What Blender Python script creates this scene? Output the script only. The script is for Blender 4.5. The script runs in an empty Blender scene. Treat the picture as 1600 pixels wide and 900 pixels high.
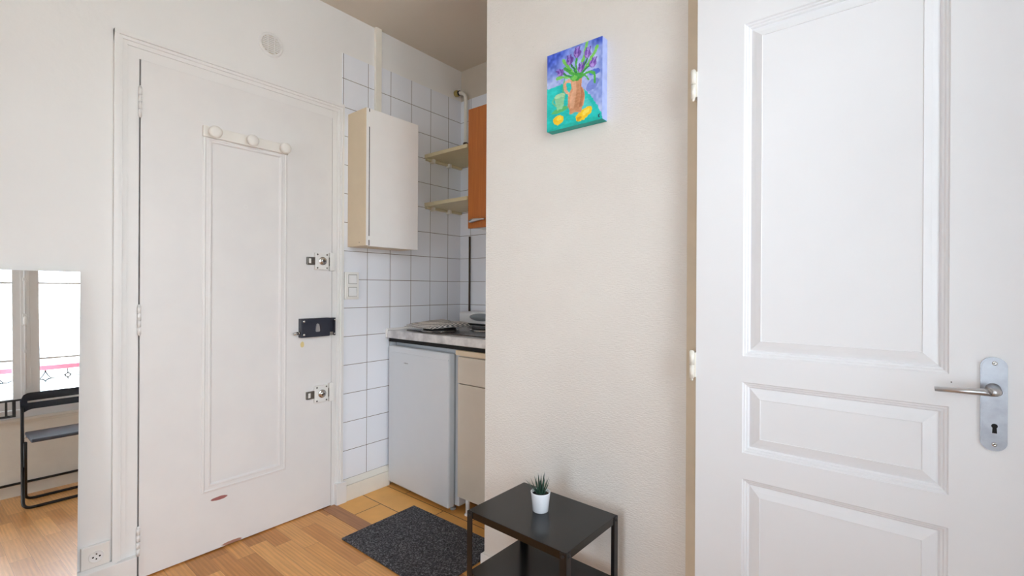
import bpy, bmesh, math, random
import numpy as np
from mathutils import Vector, Matrix
random.seed(7)
SC = bpy.context.scene
COL = SC.collection
R = math.radians

# ------------------------------------------------------------------ materials
def srgb(r, g, b):
    f = lambda c: (c/255/12.92) if c/255 <= .04045 else ((c/255+.055)/1.055)**2.4
    return (f(r), f(g), f(b), 1)

class NT:
    def __init__(s, name):
        s.m = bpy.data.materials.new(name); s.m.use_nodes = True
        s.t = s.m.node_tree; s.b = s.t.nodes['Principled BSDF']; s.out = s.t.nodes['Material Output']
    def n(s, kind, **kw):
        o = s.t.nodes.new(kind)
        for k, v in kw.items():
            if k in o.inputs: o.inputs[k].default_value = v
            else: setattr(o, k, v)
        return o
    def l(s, a, b): s.t.links.new(a, b)
    def coord(s, scale=(1, 1, 1), loc=(0, 0, 0)):
        tc = s.n('ShaderNodeTexCoord'); mp = s.n('ShaderNodeMapping')
        mp.inputs['Scale'].default_value = scale; mp.inputs['Location'].default_value = loc
        s.l(tc.outputs['Object'], mp.inputs['Vector']); return mp.outputs['Vector']
    def noise(s, scale, detail=3, vec=None, rough=.55):
        o = s.n('ShaderNodeTexNoise'); o.inputs['Scale'].default_value = scale
        o.inputs['Detail'].default_value = detail; o.inputs['Roughness'].default_value = rough
        s.l(vec if vec is not None else s.coord(), o.inputs['Vector']); return o.outputs['Fac']
    def ramp(s, fac, stops):
        o = s.n('ShaderNodeValToRGB'); s.l(fac, o.inputs['Fac']); e = o.color_ramp.elements
        while len(e) < len(stops): e.new(.5)
        for i, (p, c) in enumerate(stops): e[i].position = p; e[i].color = c
        return o.outputs['Color']
    def mix(s, fac, a, b, mode='MIX'):
        o = s.n('ShaderNodeMix'); o.data_type = 'RGBA'; o.blend_type = mode
        for sock, v in ((o.inputs['Factor'], fac), (o.inputs[6], a), (o.inputs[7], b)):
            if hasattr(v, 'links'): s.l(v, sock)
            else: sock.default_value = v
        return o.outputs[2]
    def math(s, op, a, b=0.0, c=None):
        o = s.n('ShaderNodeMath'); o.operation = op
        for sock, v in zip(o.inputs, (a, b, c)):
            if v is None: continue
            if hasattr(v, 'links'): s.l(v, sock)
            else: sock.default_value = v
        return o.outputs[0]
    def bump(s, h, strength, dist=.01):
        o = s.n('ShaderNodeBump'); o.inputs['Strength'].default_value = strength
        o.inputs['Distance'].default_value = dist; s.l(h, o.inputs['Height']); s.l(o.outputs['Normal'], s.b.inputs['Normal'])

def plain(name, col, rough=.5, metal=0, var=.04, scale=12, bump=0, bscale=60, bdist=.002, spec=.5, coat=0):
    t = NT(name)
    c = srgb(*col)
    dark = tuple(x*(1-var) for x in c[:3])+(1,); lite = tuple(min(1, x*(1+var)) for x in c[:3])+(1,)
    t.l(t.ramp(t.noise(scale, 4), [(.3, dark), (.7, lite)]), t.b.inputs['Base Color'])
    t.b.inputs['Roughness'].default_value = rough; t.b.inputs['Metallic'].default_value = metal
    t.b.inputs['Specular IOR Level'].default_value = spec; t.b.inputs['Coat Weight'].default_value = coat
    if bump: t.bump(t.noise(bscale, 4), bump, bdist)
    return t.m

M = {}
M['wall'] = plain('white_wall_paint', (234, 233, 232), .6, var=.012, scale=3, bump=.25, bscale=45, bdist=.002)
M['trimw'] = plain('white_woodwork_paint', (233, 232, 231), .42, var=.015, scale=8, bump=.12, bscale=30)
M['ceil'] = plain('ceiling_paint', (214, 205, 192), .8, var=.02, scale=2)
M['door2'] = plain('satin_white_door_paint', (233, 234, 237), .65, var=.01, scale=5, spec=.22)
M['tan'] = plain('shaded_frame_beige', (206, 190, 166), .6, var=.05)  # beige darkened to stand in for the door leaf's shadow on its frame
M['cream'] = plain('cream_paint', (233, 229, 219), .45, var=.03)
M['ivory'] = plain('ivory_plastic', (236, 235, 232), .35, var=.01)
M['white'] = plain('white_plastic', (238, 239, 240), .3, var=.01)
M['fridge'] = plain('white_enamel', (210, 215, 221), .32, var=.01, coat=.2)
M['fridgegrey'] = plain('grey_fridge_trim', (150, 156, 160), .4)
M['dark'] = plain('dark_gap', (22, 20, 19), .8)
M['blackmetal'] = plain('black_powder_coat', (22, 20, 21), .38, var=.1)
M['blacktop'] = plain('charcoal_lacquer', (15, 14, 14), .22, var=.04)
M['chrome'] = plain('chrome', (205, 203, 200), .22, 1)
M['alu'] = plain('worn_aluminium', (158, 160, 166), .36, 1, var=.12, scale=40)
M['alu2'] = plain('satin_aluminium', (205, 205, 208), .38, 1, var=.05)
M['boltsteel'] = plain('dull_steel', (128, 124, 118), .4, 1, var=.2, scale=60)
M['lockblue'] = plain('blue_black_lock_enamel', (48, 51, 63), .35, var=.06)
M['cab'] = plain('cream_laminate', (205, 196, 182), .4, var=.02)
M['cabside'] = plain('beige_cabinet_side', (216, 199, 172), .5, var=.02)
M['cabdoor'] = plain('white_cabinet_door', (246, 244, 242), .42, var=.01)
M['shelf'] = plain('cream_shelf_board', (214, 203, 168), .5, var=.03)
M['brown'] = plain('brown_conduit', (70, 52, 36), .5)
M['pot'] = plain('white_ceramic', (236, 240, 246), .22, var=.005)
M['soil'] = plain('dark_soil', (35, 30, 28), .95, var=.4, scale=300, bump=.8, bscale=400)
M['iron'] = plain('black_wrought_iron', (14, 13, 14), .5)
M['redrail'] = plain('red_rail_paint_in_glare', (220, 110, 130), .5)  # red paint paled to pink, outdoor glare put into the colour
M['facade'] = plain('pale_facade_render', (235, 230, 222), .9)
M['hob'] = plain('hob_steel_dark_reflection', (58, 50, 46), .25, var=.1)  # steel around the hotplates, its dark reflection put into the colour
M['plate'] = plain('black_hotplate', (30, 27, 26), .5)
M['yellow'] = plain('yellowed_tape', (170, 150, 90), .6)
M['dust'] = plain('chair_black_plastic', (26, 30, 42), .14, var=.05)
M['seat'] = plain('black_seat_plastic_glare', (52, 60, 78), .42, var=.25, scale=25, spec=.8)  # black plastic lightened to blue-grey, window glare put into the colour
M['rackw'] = plain('warm_white_lacquer', (234, 231, 226), .4, var=.02)
M['pink'] = plain('grey_mark', (150, 152, 156), .5)

def mk_wallpaper():
    t = NT('textured_wallpaper')
    c = t.ramp(t.noise(2.5, 4), [(.3, srgb(226, 221, 215)), (.7, srgb(231, 227, 221))])
    t.l(c, t.b.inputs['Base Color']); t.b.inputs['Roughness'].default_value = .62
    v1 = t.coord((60, 60, 270)); v2 = t.coord((260, 60, 90))
    n1 = t.noise(1, 3, v1); n2 = t.noise(1, 3, v2)
    sel = t.ramp(t.noise(9, 2), [(.45, (0, 0, 0, 1)), (.55, (1, 1, 1, 1))])
    h = t.math('ADD', t.math('MULTIPLY', n1, .7), t.math('MULTIPLY', n2, .45))
    seam = t.n('ShaderNodeSeparateXYZ'); t.l(t.coord(), seam.inputs[0])
    d = t.math('ABSOLUTE', t.math('SUBTRACT', seam.outputs['Z'], 1.012))
    h = t.math('SUBTRACT', h, t.math('MULTIPLY', t.math('LESS_THAN', d, .0012), .5))
    t.bump(h, .8, .0045)
    return t.m
M['wallpaper'] = mk_wallpaper()

def mk_tile(ax, u0, v0, w, h):
    t = NT('white_glazed_tile')
    s = t.n('ShaderNodeSeparateXYZ'); t.l(t.coord(), s.inputs[0])
    c = t.n('ShaderNodeCombineXYZ')
    t.l(t.math('ADD', s.outputs[ax], 10*w-u0), c.inputs[0]); t.l(t.math('ADD', s.outputs['Z'], 10*h-v0), c.inputs[1])
    b = t.n('ShaderNodeTexBrick'); b.offset = 0; b.squash = 1
    for k, v in (('Scale', 1), ('Mortar Size', .0016), ('Mortar Smooth', .25), ('Brick Width', w), ('Row Height', h), ('Bias', 0)):
        b.inputs[k].default_value = v
    b.inputs['Color1'].default_value = srgb(238, 241, 248); b.inputs['Color2'].default_value = srgb(235, 238, 245)
    b.inputs['Mortar'].default_value = srgb(116, 104, 94)
    t.l(c.outputs[0], b.inputs['Vector']); t.l(b.outputs['Color'], t.b.inputs['Base Color'])
    t.l(t.math('MULTIPLY_ADD', b.outputs['Fac'], .6, .16), t.b.inputs['Roughness'])
    hh = t.math('ADD', t.math('MULTIPLY', b.outputs['Fac'], -1.0), t.math('MULTIPLY', t.noise(8, 2), .35))
    t.bump(hh, .5, .0015)
    return t.m
M['tile'] = mk_tile('Y', 1.524, .114, .1527, .1538)
M['tileback'] = mk_tile('X', -2.185, .114, .1527, .1538)

def mk_floor():
    t = NT('oak_strip_laminate')
    s = t.n('ShaderNodeSeparateXYZ'); t.l(t.coord(), s.inputs[0])
    W = .073; L = .46
    row = t.math('FLOOR', t.math('DIVIDE', s.outputs['Y'], W))
    wn = t.n('ShaderNodeTexWhiteNoise'); wn.noise_dimensions = '1D'; t.l(row, wn.inputs['W'])
    xo = t.math('ADD', t.math('DIVIDE', s.outputs['X'], L), t.math('MULTIPLY', wn.outputs['Value'], 7))
    cell = t.math('FLOOR', xo)
    c = t.n('ShaderNodeCombineXYZ'); t.l(row, c.inputs[0]); t.l(cell, c.inputs[1])
    w2 = t.n('ShaderNodeTexWhiteNoise'); w2.noise_dimensions = '2D'; t.l(c.outputs[0], w2.inputs['Vector'])
    base = t.ramp(w2.outputs['Value'], [(0, srgb(188, 127, 64)), (.35, srgb(224, 161, 90)), (.7, srgb(238, 178, 107)), (1, srgb(208, 143, 75))])
    gv = t.n('ShaderNodeCombineXYZ')
    t.l(t.math('ADD', t.math('MULTIPLY', s.outputs['X'], 5), t.math('MULTIPLY', w2.outputs['Value'], 40)), gv.inputs[0])
    t.l(t.math('MULTIPLY', s.outputs['Y'], 95), gv.inputs[1])
    g = t.noise(1, 5, gv.outputs[0], .65)
    wv = t.n('ShaderNodeTexWave'); wv.wave_type = 'BANDS'; wv.bands_direction = 'Y'
    for k, v in (('Scale', .22), ('Distortion', 7), ('Detail', 2), ('Detail Scale', .6)): wv.inputs[k].default_value = v
    t.l(gv.outputs[0], wv.inputs['Vector'])
    col = t.mix(t.ramp(g, [(.35, (0, 0, 0, 1)), (.7, (1, 1, 1, 1))]), t.mix(.0, base, base), base)
    col = t.mix(1.0, base, t.ramp(g, [(.3, (.80, .77, .72, 1)), (.7, (1.06, 1.06, 1.06, 1))]), 'MULTIPLY')
    col = t.mix(.35, col, t.ramp(wv.outputs['Fac'], [(.2, (.72, .68, .62, 1)), (.8, (1.05, 1.05, 1.05, 1))]), 'MULTIPLY')
    fy = t.math('FRACT', t.math('DIVIDE', s.outputs['Y'], W)); fx = t.math('FRACT', xo)
    e = t.math('MAXIMUM', t.math('LESS_THAN', fy, .018), t.math('LESS_THAN', fx, .004))
    col = t.mix(t.math('MULTIPLY', e, .45), col, srgb(90, 58, 34))
    t.l(col, t.b.inputs['Base Color'])
    t.b.inputs['Roughness'].default_value = .33
    t.bump(t.math('SUBTRACT', t.math('MULTIPLY', g, .12), e), .12, .001)
    return t.m
M['floor'] = mk_floor()

def mk_board():
    t = NT('tan_floor_boards')
    s = t.n('ShaderNodeSeparateXYZ'); t.l(t.coord(), s.inputs[0])
    c = t.n('ShaderNodeCombineXYZ'); t.l(t.math('ADD', s.outputs['X'], 10.0+2.1), c.inputs[0]); t.l(t.math('ADD', s.outputs['Y'], 4*.158-1.493), c.inputs[1])
    b = t.n('ShaderNodeTexBrick'); b.offset = .37; b.squash = 1
    for k, v in (('Scale', 1), ('Mortar Size', .0022), ('Mortar Smooth', .1), ('Brick Width', .50), ('Row Height', .158), ('Bias', 0)): b.inputs[k].default_value = v
    b.inputs['Color1'].default_value = srgb(240, 183, 104); b.inputs['Color2'].default_value = srgb(231, 171, 94)
    b.inputs['Mortar'].default_value = srgb(86, 54, 28)
    t.l(c.outputs[0], b.inputs['Vector'])
    col = t.mix(1.0, b.outputs['Color'], t.ramp(t.noise(6, 5), [(.3, (.88, .86, .84, 1)), (.7, (1.06, 1.06, 1.06, 1))]), 'MULTIPLY')
    t.l(col, t.b.inputs['Base Color']); t.b.inputs['Roughness'].default_value = .5
    return t.m
M['board'] = mk_board()

def mk_mat():
    t = NT('charcoal_doormat_pile')
    f = t.ramp(t.noise(150, 4, rough=.85), [(.34, srgb(36, 35, 38)), (.52, srgb(84, 83, 87)), (.68, srgb(170, 172, 178))])
    t.l(f, t.b.inputs['Base Color']); t.b.inputs['Roughness'].default_value = 1; t.b.inputs['Specular IOR Level'].default_value = .1
    t.bump(t.noise(320, 4), .9, .006)
    return t.m
M['mat'] = mk_mat()

def mk_orange():
    t = NT('orange_beech_laminate')
    g = t.noise(1, 5, t.coord((70, 70, 4)), .6)
    t.l(t.ramp(g, [(.3, srgb(176, 98, 36)), (.7, srgb(192, 114, 48))]), t.b.inputs['Base Color'])
    t.b.inputs['Roughness'].default_value = .45
    return t.m
M['orange'] = mk_orange()

def mk_leaf():
    t = NT('dark_succulent_leaf')
    t.l(t.ramp(t.noise(90, 3), [(.3, srgb(28, 52, 42)), (.7, srgb(58, 92, 74))]), t.b.inputs['Base Color'])
    t.b.inputs['Roughness'].default_value = .4
    return t.m
M['leaf'] = mk_leaf()

def mk_towel():
    t = NT('grey_checked_towel')
    s = t.n('ShaderNodeSeparateXYZ'); t.l(t.coord(), s.inputs[0])
    st = t.math('MULTIPLY_ADD', t.math('SINE', t.math('MULTIPLY', s.outputs['X'], 900)), .5, .5)
    st2 = t.math('MULTIPLY_ADD', t.math('SINE', t.math('MULTIPLY', s.outputs['Z'], 900)), .5, .5)
    f = t.math('ADD', t.math('MULTIPLY', st, .6), t.math('MULTIPLY', st2, .4))
    t.l(t.ramp(f, [(.22, srgb(70, 70, 72)), (.45, srgb(170, 166, 162)), (.75, srgb(230, 227, 222))]), t.b.inputs['Base Color'])
    t.b.inputs['Roughness'].default_value = 1
    t.bump(t.noise(300, 3), .6, .003)
    return t.m
M['towel'] = mk_towel()

def mk_steel():
    t = NT('scuffed_stainless_steel')
    t.l(t.ramp(t.noise(14, 5), [(.35, srgb(196, 192, 190)), (.65, srgb(238, 235, 232))]), t.b.inputs['Base Color'])
    t.b.inputs['Metallic'].default_value = .85
    t.l(t.math('MULTIPLY_ADD', t.noise(20, 4), .3, .2), t.b.inputs['Roughness'])
    return t.m
M['steel'] = mk_steel()

def mk_entry():
    # painted entry door with worn chips of the old red-brown coat
    t = NT('worn_white_entry_door_paint')
    s = t.n('ShaderNodeSeparateXYZ'); t.l(t.coord(), s.inputs[0])
    col = t.ramp(t.noise(5, 4), [(.3, srgb(229, 227, 227)), (.7, srgb(234, 232, 231))])
    wob = t.math('MULTIPLY', t.math('SUBTRACT', t.noise(40, 4), .5), .9)
    for cy, cz, ry, rz, c in ((.785, .2245, .034, .0085, (160, 100, 98)), (.838, .012, .045, .008, (170, 125, 108)), (1.153, .862, .011, .016, (226, 208, 150))):
        a = t.math('DIVIDE', t.math('SUBTRACT', s.outputs['Y'], cy-.903), ry); b = t.math('DIVIDE', t.math('SUBTRACT', s.outputs['Z'], cz), rz)
        r = t.math('ADD', t.math('ADD', t.math('MULTIPLY', a, a), t.math('MULTIPLY', b, b)), wob)
        m = t.ramp(r, [(.72, (1, 1, 1, 1)), (1.0, (0, 0, 0, 1))])
        col = t.mix(m, col, srgb(*c))
    t.l(col, t.b.inputs['Base Color']); t.b.inputs['Roughness'].default_value = .4
    t.bump(t.noise(14, 4), .12, .003)
    return t.m
M['entry'] = mk_entry()

def mk_mirror():
    t = NT('silvered_mirror'); t.b.inputs['Metallic'].default_value = 1; t.b.inputs['Roughness'].default_value = 0
    t.l(t.ramp(t.noise(3, 1), [(0, (.93, .945, .94, 1)), (1, (.93, .945, .94, 1))]), t.b.inputs['Base Color'])
    return t.m
M['mirror'] = mk_mirror()

def mk_glass():
    t = NT('window_glass')
    tr = t.n('ShaderNodeBsdfTransparent'); gl = t.n('ShaderNodeBsdfGlossy'); gl.inputs['Roughness'].default_value = 0
    fr = t.n('ShaderNodeFresnel'); fr.inputs['IOR'].default_value = 1.45
    mx = t.n('ShaderNodeMixShader')
    t.l(fr.outputs[0], mx.inputs[0]); t.l(tr.outputs[0], mx.inputs[1]); t.l(gl.outputs[0], mx.inputs[2]); t.l(mx.outputs[0], t.out.inputs['Surface'])
    return t.m
M['glass'] = mk_glass()

# ------------------------------------------------------------------ mesh helpers
def bx(bm, lo, hi, bev=0, mi=0, seg=2):
    x0, y0, z0 = lo; x1, y1, z1 = hi
    b = bmesh.new()
    v = [b.verts.new(p) for p in ((x0, y0, z0), (x1, y0, z0), (x1, y1, z0), (x0, y1, z0), (x0, y0, z1), (x1, y0, z1), (x1, y1, z1), (x0, y1, z1))]
    for f in ((0, 3, 2, 1), (4, 5, 6, 7), (0, 1, 5, 4), (1, 2, 6, 5), (2, 3, 7, 6), (3, 0, 4, 7)): b.faces.new([v[i] for i in f])
    if bev: bmesh.ops.bevel(b, geom=b.edges[:], offset=bev, segments=seg, profile=.6, affect='EDGES')
    merge(bm, b, mi)
def merge(bm, b, mi=0, mtx=None):
    mp = {}
    for v in b.verts: mp[v] = bm.verts.new(mtx @ v.co if mtx else v.co)
    for f in b.faces:
        try:
            nf = bm.faces.new([mp[v] for v in f.verts]); nf.material_index = mi; nf.smooth = f.smooth
        except ValueError: pass
    b.free()
def frame_of(d):
    d = Vector(d).normalized(); a = Vector((0, 0, 1)) if abs(d.z) < .9 else Vector((1, 0, 0))
    u = d.cross(a).normalized(); return u, d.cross(u).normalized()
def tube(bm, pts, r, seg=12, mi=0, caps=True):
    pts = [Vector(p) for p in pts]; rings = []
    rs = r if isinstance(r, (list, tuple)) else [r]*len(pts)
    u = None
    for i, p in enumerate(pts):
        if i == 0: d = pts[1]-p
        elif i == len(pts)-1: d = p-pts[i-1]
        else: d = (pts[i+1]-p).normalized()+(p-pts[i-1]).normalized()
        d.normalize()
        if u is None: u, w = frame_of(d)
        else:
            u = (u-d*u.dot(d)).normalized(); w = d.cross(u)
        rings.append([bm.verts.new(p+(u*math.cos(2*math.pi*k/seg)+w*math.sin(2*math.pi*k/seg))*rs[i]) for k in range(seg)])
    for a, b in zip(rings, rings[1:]):
        for k in range(seg):
            f = bm.faces.new((a[k], a[(k+1) % seg], b[(k+1) % seg], b[k])); f.smooth = True; f.material_index = mi
    if caps:
        for rg in (rings[0], rings[-1]):
            f = bm.faces.new(rg); f.material_index = mi
def lathe(bm, prof, c, axis=(0, 0, 1), seg=32, mi=0):
    c = Vector(c); ax = Vector(axis).normalized(); u, w = frame_of(ax); rings = []
    for r, h in prof:
        if r < 1e-6: rings.append([bm.verts.new(c+ax*h)])
        else: rings.append([bm.verts.new(c+ax*h+(u*math.cos(2*math.pi*k/seg)+w*math.sin(2*math.pi*k/seg))*r) for k in range(seg)])
    for a, b in zip(rings, rings[1:]):
        for k in range(seg):
            q = [a[k % len(a)], a[(k+1) % len(a)], b[(k+1) % len(b)], b[k % len(b)]]
            q = [v for i, v in enumerate(q) if v not in q[:i]]
            if len(q) > 2:
                try:
                    f = bm.faces.new(q); f.smooth = True; f.material_index = mi
                except ValueError: pass
def fillet(pts, r, n=6):
    pts = [Vector(p) for p in pts]; out = [pts[0]]
    for a, b, c in zip(pts, pts[1:], pts[2:]):
        p = b+(a-b).normalized()*r; q = b+(c-b).normalized()*r
        for i in range(n+1):
            t = i/n; out.append(p*(1-t)**2+b*2*t*(1-t)+q*t*t)
    out.append(pts[-1]); return out
def prism(bm, poly, d, mi=0):
    d = Vector(d); a = [bm.verts.new(p) for p in poly]; b = [bm.verts.new(Vector(p)+d) for p in poly]
    n = len(a)
    for f in ([a[::-1], b]+[[a[i], a[(i+1) % n], b[(i+1) % n], b[i]] for i in range(n)]):
        bm.faces.new(f).material_index = mi
WORLD = {}
def obj(name, bm, mats, parent=None, smooth_angle=None):
    bmesh.ops.recalc_face_normals(bm, faces=bm.faces[:])
    me = bpy.data.meshes.new(name); bm.to_mesh(me); bm.free()
    for m in (mats if isinstance(mats, (list, tuple)) else [mats]): me.materials.append(M[m] if isinstance(m, str) else m)
    o = bpy.data.objects.new(name, me); COL.objects.link(o)
    if parent is not None:
        me.transform(WORLD[parent.name].inverted()); o.parent = parent
        WORLD[o.name] = WORLD[parent.name]
    else: WORLD[o.name] = Matrix.Identity(4)
    return o
def rehome(o, loc):
    """put the origin of a one-mesh thing at its base"""
    mt = Matrix.Translation(Vector(loc)); o.data.transform(mt.inverted()); o.matrix_world = mt; WORLD[o.name] = mt; return o
def tag(o, label, cat, group=None, kind=None):
    o['label'] = label; o['category'] = cat
    if group: o['group'] = group
    if kind: o['kind'] = kind
    return o
def thing(name, label, cat, loc, rotz=0, group=None, kind=None):
    o = bpy.data.objects.new(name, None); COL.objects.link(o); o.empty_display_size = .05
    mt = Matrix.Translation(Vector(loc)) @ Matrix.Rotation(rotz, 4, 'Z'); o.matrix_world = mt; WORLD[o.name] = mt
    o.location = loc; o.rotation_euler = (0, 0, rotz)
    return tag(o, label, cat, group, kind)
def B(): return bmesh.new()
def BX(lo, hi, bev=0):
    b = B(); bx(b, lo, hi, bev); return b

def panelled(bm, MP, u0, u1, v0, v1, thick, panels, rings, mi=0):
    """slab with moulded panels on its front; MP(u, v, d) gives the point, d outward"""
    us = sorted({u0, u1}); vs = sorted({v0, v1})
    for p in panels: us += [p[0], p[1]]; vs += [p[2], p[3]]
    us = sorted(set(us)); vs = sorted(set(vs))
    inside = lambda u, v: any(p[0] < u < p[1] and p[2] < v < p[3] for p in panels)
    V = {}
    def vt(u, v, d):
        k = (round(u, 5), round(v, 5), round(d, 5))
        if k not in V: V[k] = bm.verts.new(MP(u, v, d))
        return V[k]
    for a, b in zip(us, us[1:]):
        for c, d in zip(vs, vs[1:]):
            if not inside((a+b)/2, (c+d)/2): bm.faces.new((vt(a, c, 0), vt(b, c, 0), vt(b, d, 0), vt(a, d, 0)))
    for p in panels:
        pr = None
        for off, dep in rings:
            q = [(p[0]+off, p[2]+off), (p[1]-off, p[2]+off), (p[1]-off, p[3]-off), (p[0]+off, p[3]-off)]
            cur = [vt(u, v, dep) for u, v in q]
            if pr:
                for i in range(4):
                    try: bm.faces.new((pr[i], pr[(i+1) % 4], cur[(i+1) % 4], cur[i]))
                    except ValueError: pass
            pr = cur
        bm.faces.new(pr)
    bk = [vt(u, v, -thick) for u, v in ((u0, v0), (u1, v0), (u1, v1), (u0, v1))]
    bm.faces.new(bk[::-1])
    edge = lambda l: l
    bot = [vt(u, v0, 0) for u in us]; top = [vt(u, v1, 0) for u in us]; lef = [vt(u0, v, 0) for v in vs]; rig = [vt(u1, v, 0) for v in vs]
    bm.faces.new(bot+[bk[1], bk[0]]); bm.faces.new(top[::-1]+[bk[3], bk[2]]); bm.faces.new(lef[::-1]+[bk[0], bk[3]]); bm.faces.new(rig+[bk[2], bk[1]])

# ------------------------------------------------------------------ the room
XL, XR, YF, YA, YB, ZC = -2.285, .62, 1.40, 2.257, -2.30, 2.622
def struct(name, bm, m, label, cat):
    return tag(obj(name, bm, m), label, cat, kind='structure')
struct('floor', BX((-2.6, YB-.1, -.06), (XR+.1, 1.262, 0)), 'floor', 'honey oak strip laminate floor of the room', 'floor')
struct('floor', BX((-2.6, 1.336, -.06), (-1.05, YA+.1, 0)), 'board', 'tan board floor of the kitchen corner with dark joints', 'floor')
def mk_thresh():
    b = BX((-2.6, 1.2635, -.06), (-1.05, 1.3345, .0015)); return b
tt = NT('red_oak_threshold')
tt.l(tt.ramp(tt.noise(1, 5, tt.coord((5, 90, 5))), [(.3, srgb(150, 100, 62)), (.7, srgb(182, 128, 84))]), tt.b.inputs['Base Color']); tt.b.inputs['Roughness'].default_value = .4
M['thresh'] = tt.m
struct('trim_1', mk_thresh(), 'thresh', 'reddish threshold plank between room floor and kitchen floor', 'threshold')
b = B(); bx(b, (XR, 1.262, -.06), (XR+.1, YF+.1, 0)); bx(b, (-1.05, 1.262, -.06), (XR, YF+.1, 0))
struct('floor', b, 'floor', 'oak strip laminate floor under the white panelled door', 'floor')
struct('ceiling', BX((-2.6, YB-.1, ZC), (XR+.1, YA+.1, ZC+.1)), 'ceil', 'plain beige-white ceiling over room and kitchen corner', 'ceiling')
b = B()
bx(b, (-2.45, YB-.1, 0), (XL, .462, ZC)); bx(b, (-2.45, .462, 2.074), (XL, 1.338, ZC)); bx(b, (-2.45, 1.338, 0), (XL, YA+.1, ZC))
bx(b, (-2.60, YB-.1, -.06), (-2.45, YA+.1, ZC)); 
struct('wall_left', b, 'wall', 'white painted wall around the entry door', 'wall')
b = B(); bx(b, (XL, 1.367, .114), (-2.280, 1.566, 2.40)); bx(b, (XL, 1.603, .114), (-2.280, YA, 2.412)); bx(b, (XL, 1.566, .114), (-2.280, 1.603, 2.05))
struct('wall_left_tiles', b, 'tile', 'white square tiling on left wall of the kitchen corner', 'wall tiling')
struct('wall_back', BX((-2.45, YA, 0), (-1.05, YA+.1, ZC)), 'cab', 'painted back wall of the kitchen corner', 'wall')
struct('wall_back_tiles', BX((-2.28, YA-.006, .9), (-1.15, YA, 2.412)), 'tileback', 'white square tiling on back wall above the worktop', 'wall tiling')
struct('wall_partition', BX((-1.15, YF+.08, 0), (-1.05, YA, ZC)), 'cab', 'partition wall closing the kitchen corner on the right', 'wall')
b = B(); bx(b, (-1.272, YF, 0), (XR+.1, YF+.08, ZC), 0)
struct('wall_front', b, 'wallpaper', 'off-white wall with woven-texture wallpaper behind the side table', 'wall')
b = B(); bx(b, (-2.45, YB-.2, 0), (XR+.22, YB, .10)); bx(b, (-2.45, YB-.2, 2.36), (XR+.22, YB, ZC)); bx(b, (-2.45, YB-.2, .10), (-.60, YB, 2.36)); bx(b, (.42, YB-.2, .10), (XR+.22, YB, 2.36))
struct('wall_rear', b, 'wall', 'white wall behind the camera', 'wall')
# window wall; the second opening is added in the rear wall for light
WZ0, WZ1 = .56, 2.36
WINS = [(-.27, 1.14), (-.60, .42)]
b = B()
bx(b, (XR, YB, 0), (XR+.22, YF+.08, WZ0)); bx(b, (XR, YB, WZ1), (XR+.22, YF+.08, ZC))
bx(b, (XR, YB, WZ0), (XR+.22, -.27, WZ1)); bx(b, (XR, 1.14, WZ0), (XR+.22, YF+.08, WZ1))
struct('wall_right', b, 'cream', 'cream wall under and around the window, seen in the mirror', 'wall')

# baseboards
b = B(); bx(b, (XL, YB, 0), (-2.258, .430, .104), .003); prism(b, [(XL, YB, .104), (-2.258, YB, .104), (-2.270, YB, .114), (XL, YB, .114)], (0, .430-YB, 0))
struct('baseboard_left', b, 'trimw', 'white baseboard below the wall socket', 'baseboard')
b = B(); bx(b, (XL, 1.385, 0), (-2.262, 1.668, .084), .002); prism(b, [(XL, 1.372, .086), (-2.263, 1.372, .086), (-2.279, 1.372, .114), (XL, 1.372, .114)], (0, .30, 0))
struct('baseboard_kitchen', b, 'cream', 'scuffed cream baseboard under the tiles beside the fridge', 'baseboard')
b = B(); bx(b, (-1.278, YF-.012, 0), (-.47, YF, .078), .004); bx(b, (-1.284, YF-.012, 0), (-1.272, YF+.08, .078), .004)
struct('baseboard_front', b, 'trimw', 'low white baseboard behind the side table', 'baseboard')

# entry door casing (architrave)
b = B()
def casing(lo, hi, z0, zt, flip):
    w = hi-lo
    seq = [(0, .018), (.35, .020), (.38, .013), (.62, .014), (.66, .009), (1, .008)]
    if flip: seq = [(1-a, d) for a, d in seq][::-1]
    poly = [(XL, lo, z0)]+[(XL+d, lo+a*w, z0) for a, d in seq]+[(XL, hi, z0)]
    prism(b, poly, (0, 0, zt-z0))
casing(.421, .461, .105, 2.12, False); casing(1.339, 1.372, .0, 2.12, True)
seq = [(1, .018), (.65, .020), (.62, .013), (.38, .014), (.34, .009), (0, .008)]
prism(b, [(XL, .421, 2.12)]+[(XL+d, .421, 2.076+a*.044) for a, d in seq]+[(XL, .421, 2.076)], (0, 1.372-.421, 0))
bx(b, (XL, 1.330, 0), (-2.256, 1.388, .112), .003)
bx(b, (XL, .426, 0), (-2.258, .494, .104), .003)
struct('trim_2', b, 'trimw', 'white moulded casing around the entry door', 'door casing')
# fixed inner frame
b = B()
bx(b, (-2.36, .461, 0), (-2.283, .499, 2.076)); bx(b, (-2.36, 1.312, 0), (-2.281, 1.339, 2.076)); bx(b, (-2.36, .499, 2.036), (-2.283, 1.312, 2.076))
struct('trim_3', b, 'trimw', 'flat white inner frame the entry door closes into', 'door frame')
b = B(); bx(b, (XL, 1.564, 2.02), (-2.266, 1.603, ZC), .002)
struct('trim_4', b, 'cream', 'narrow cream batten on the tiles from ceiling to white wall cabinet', 'batten')

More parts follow.
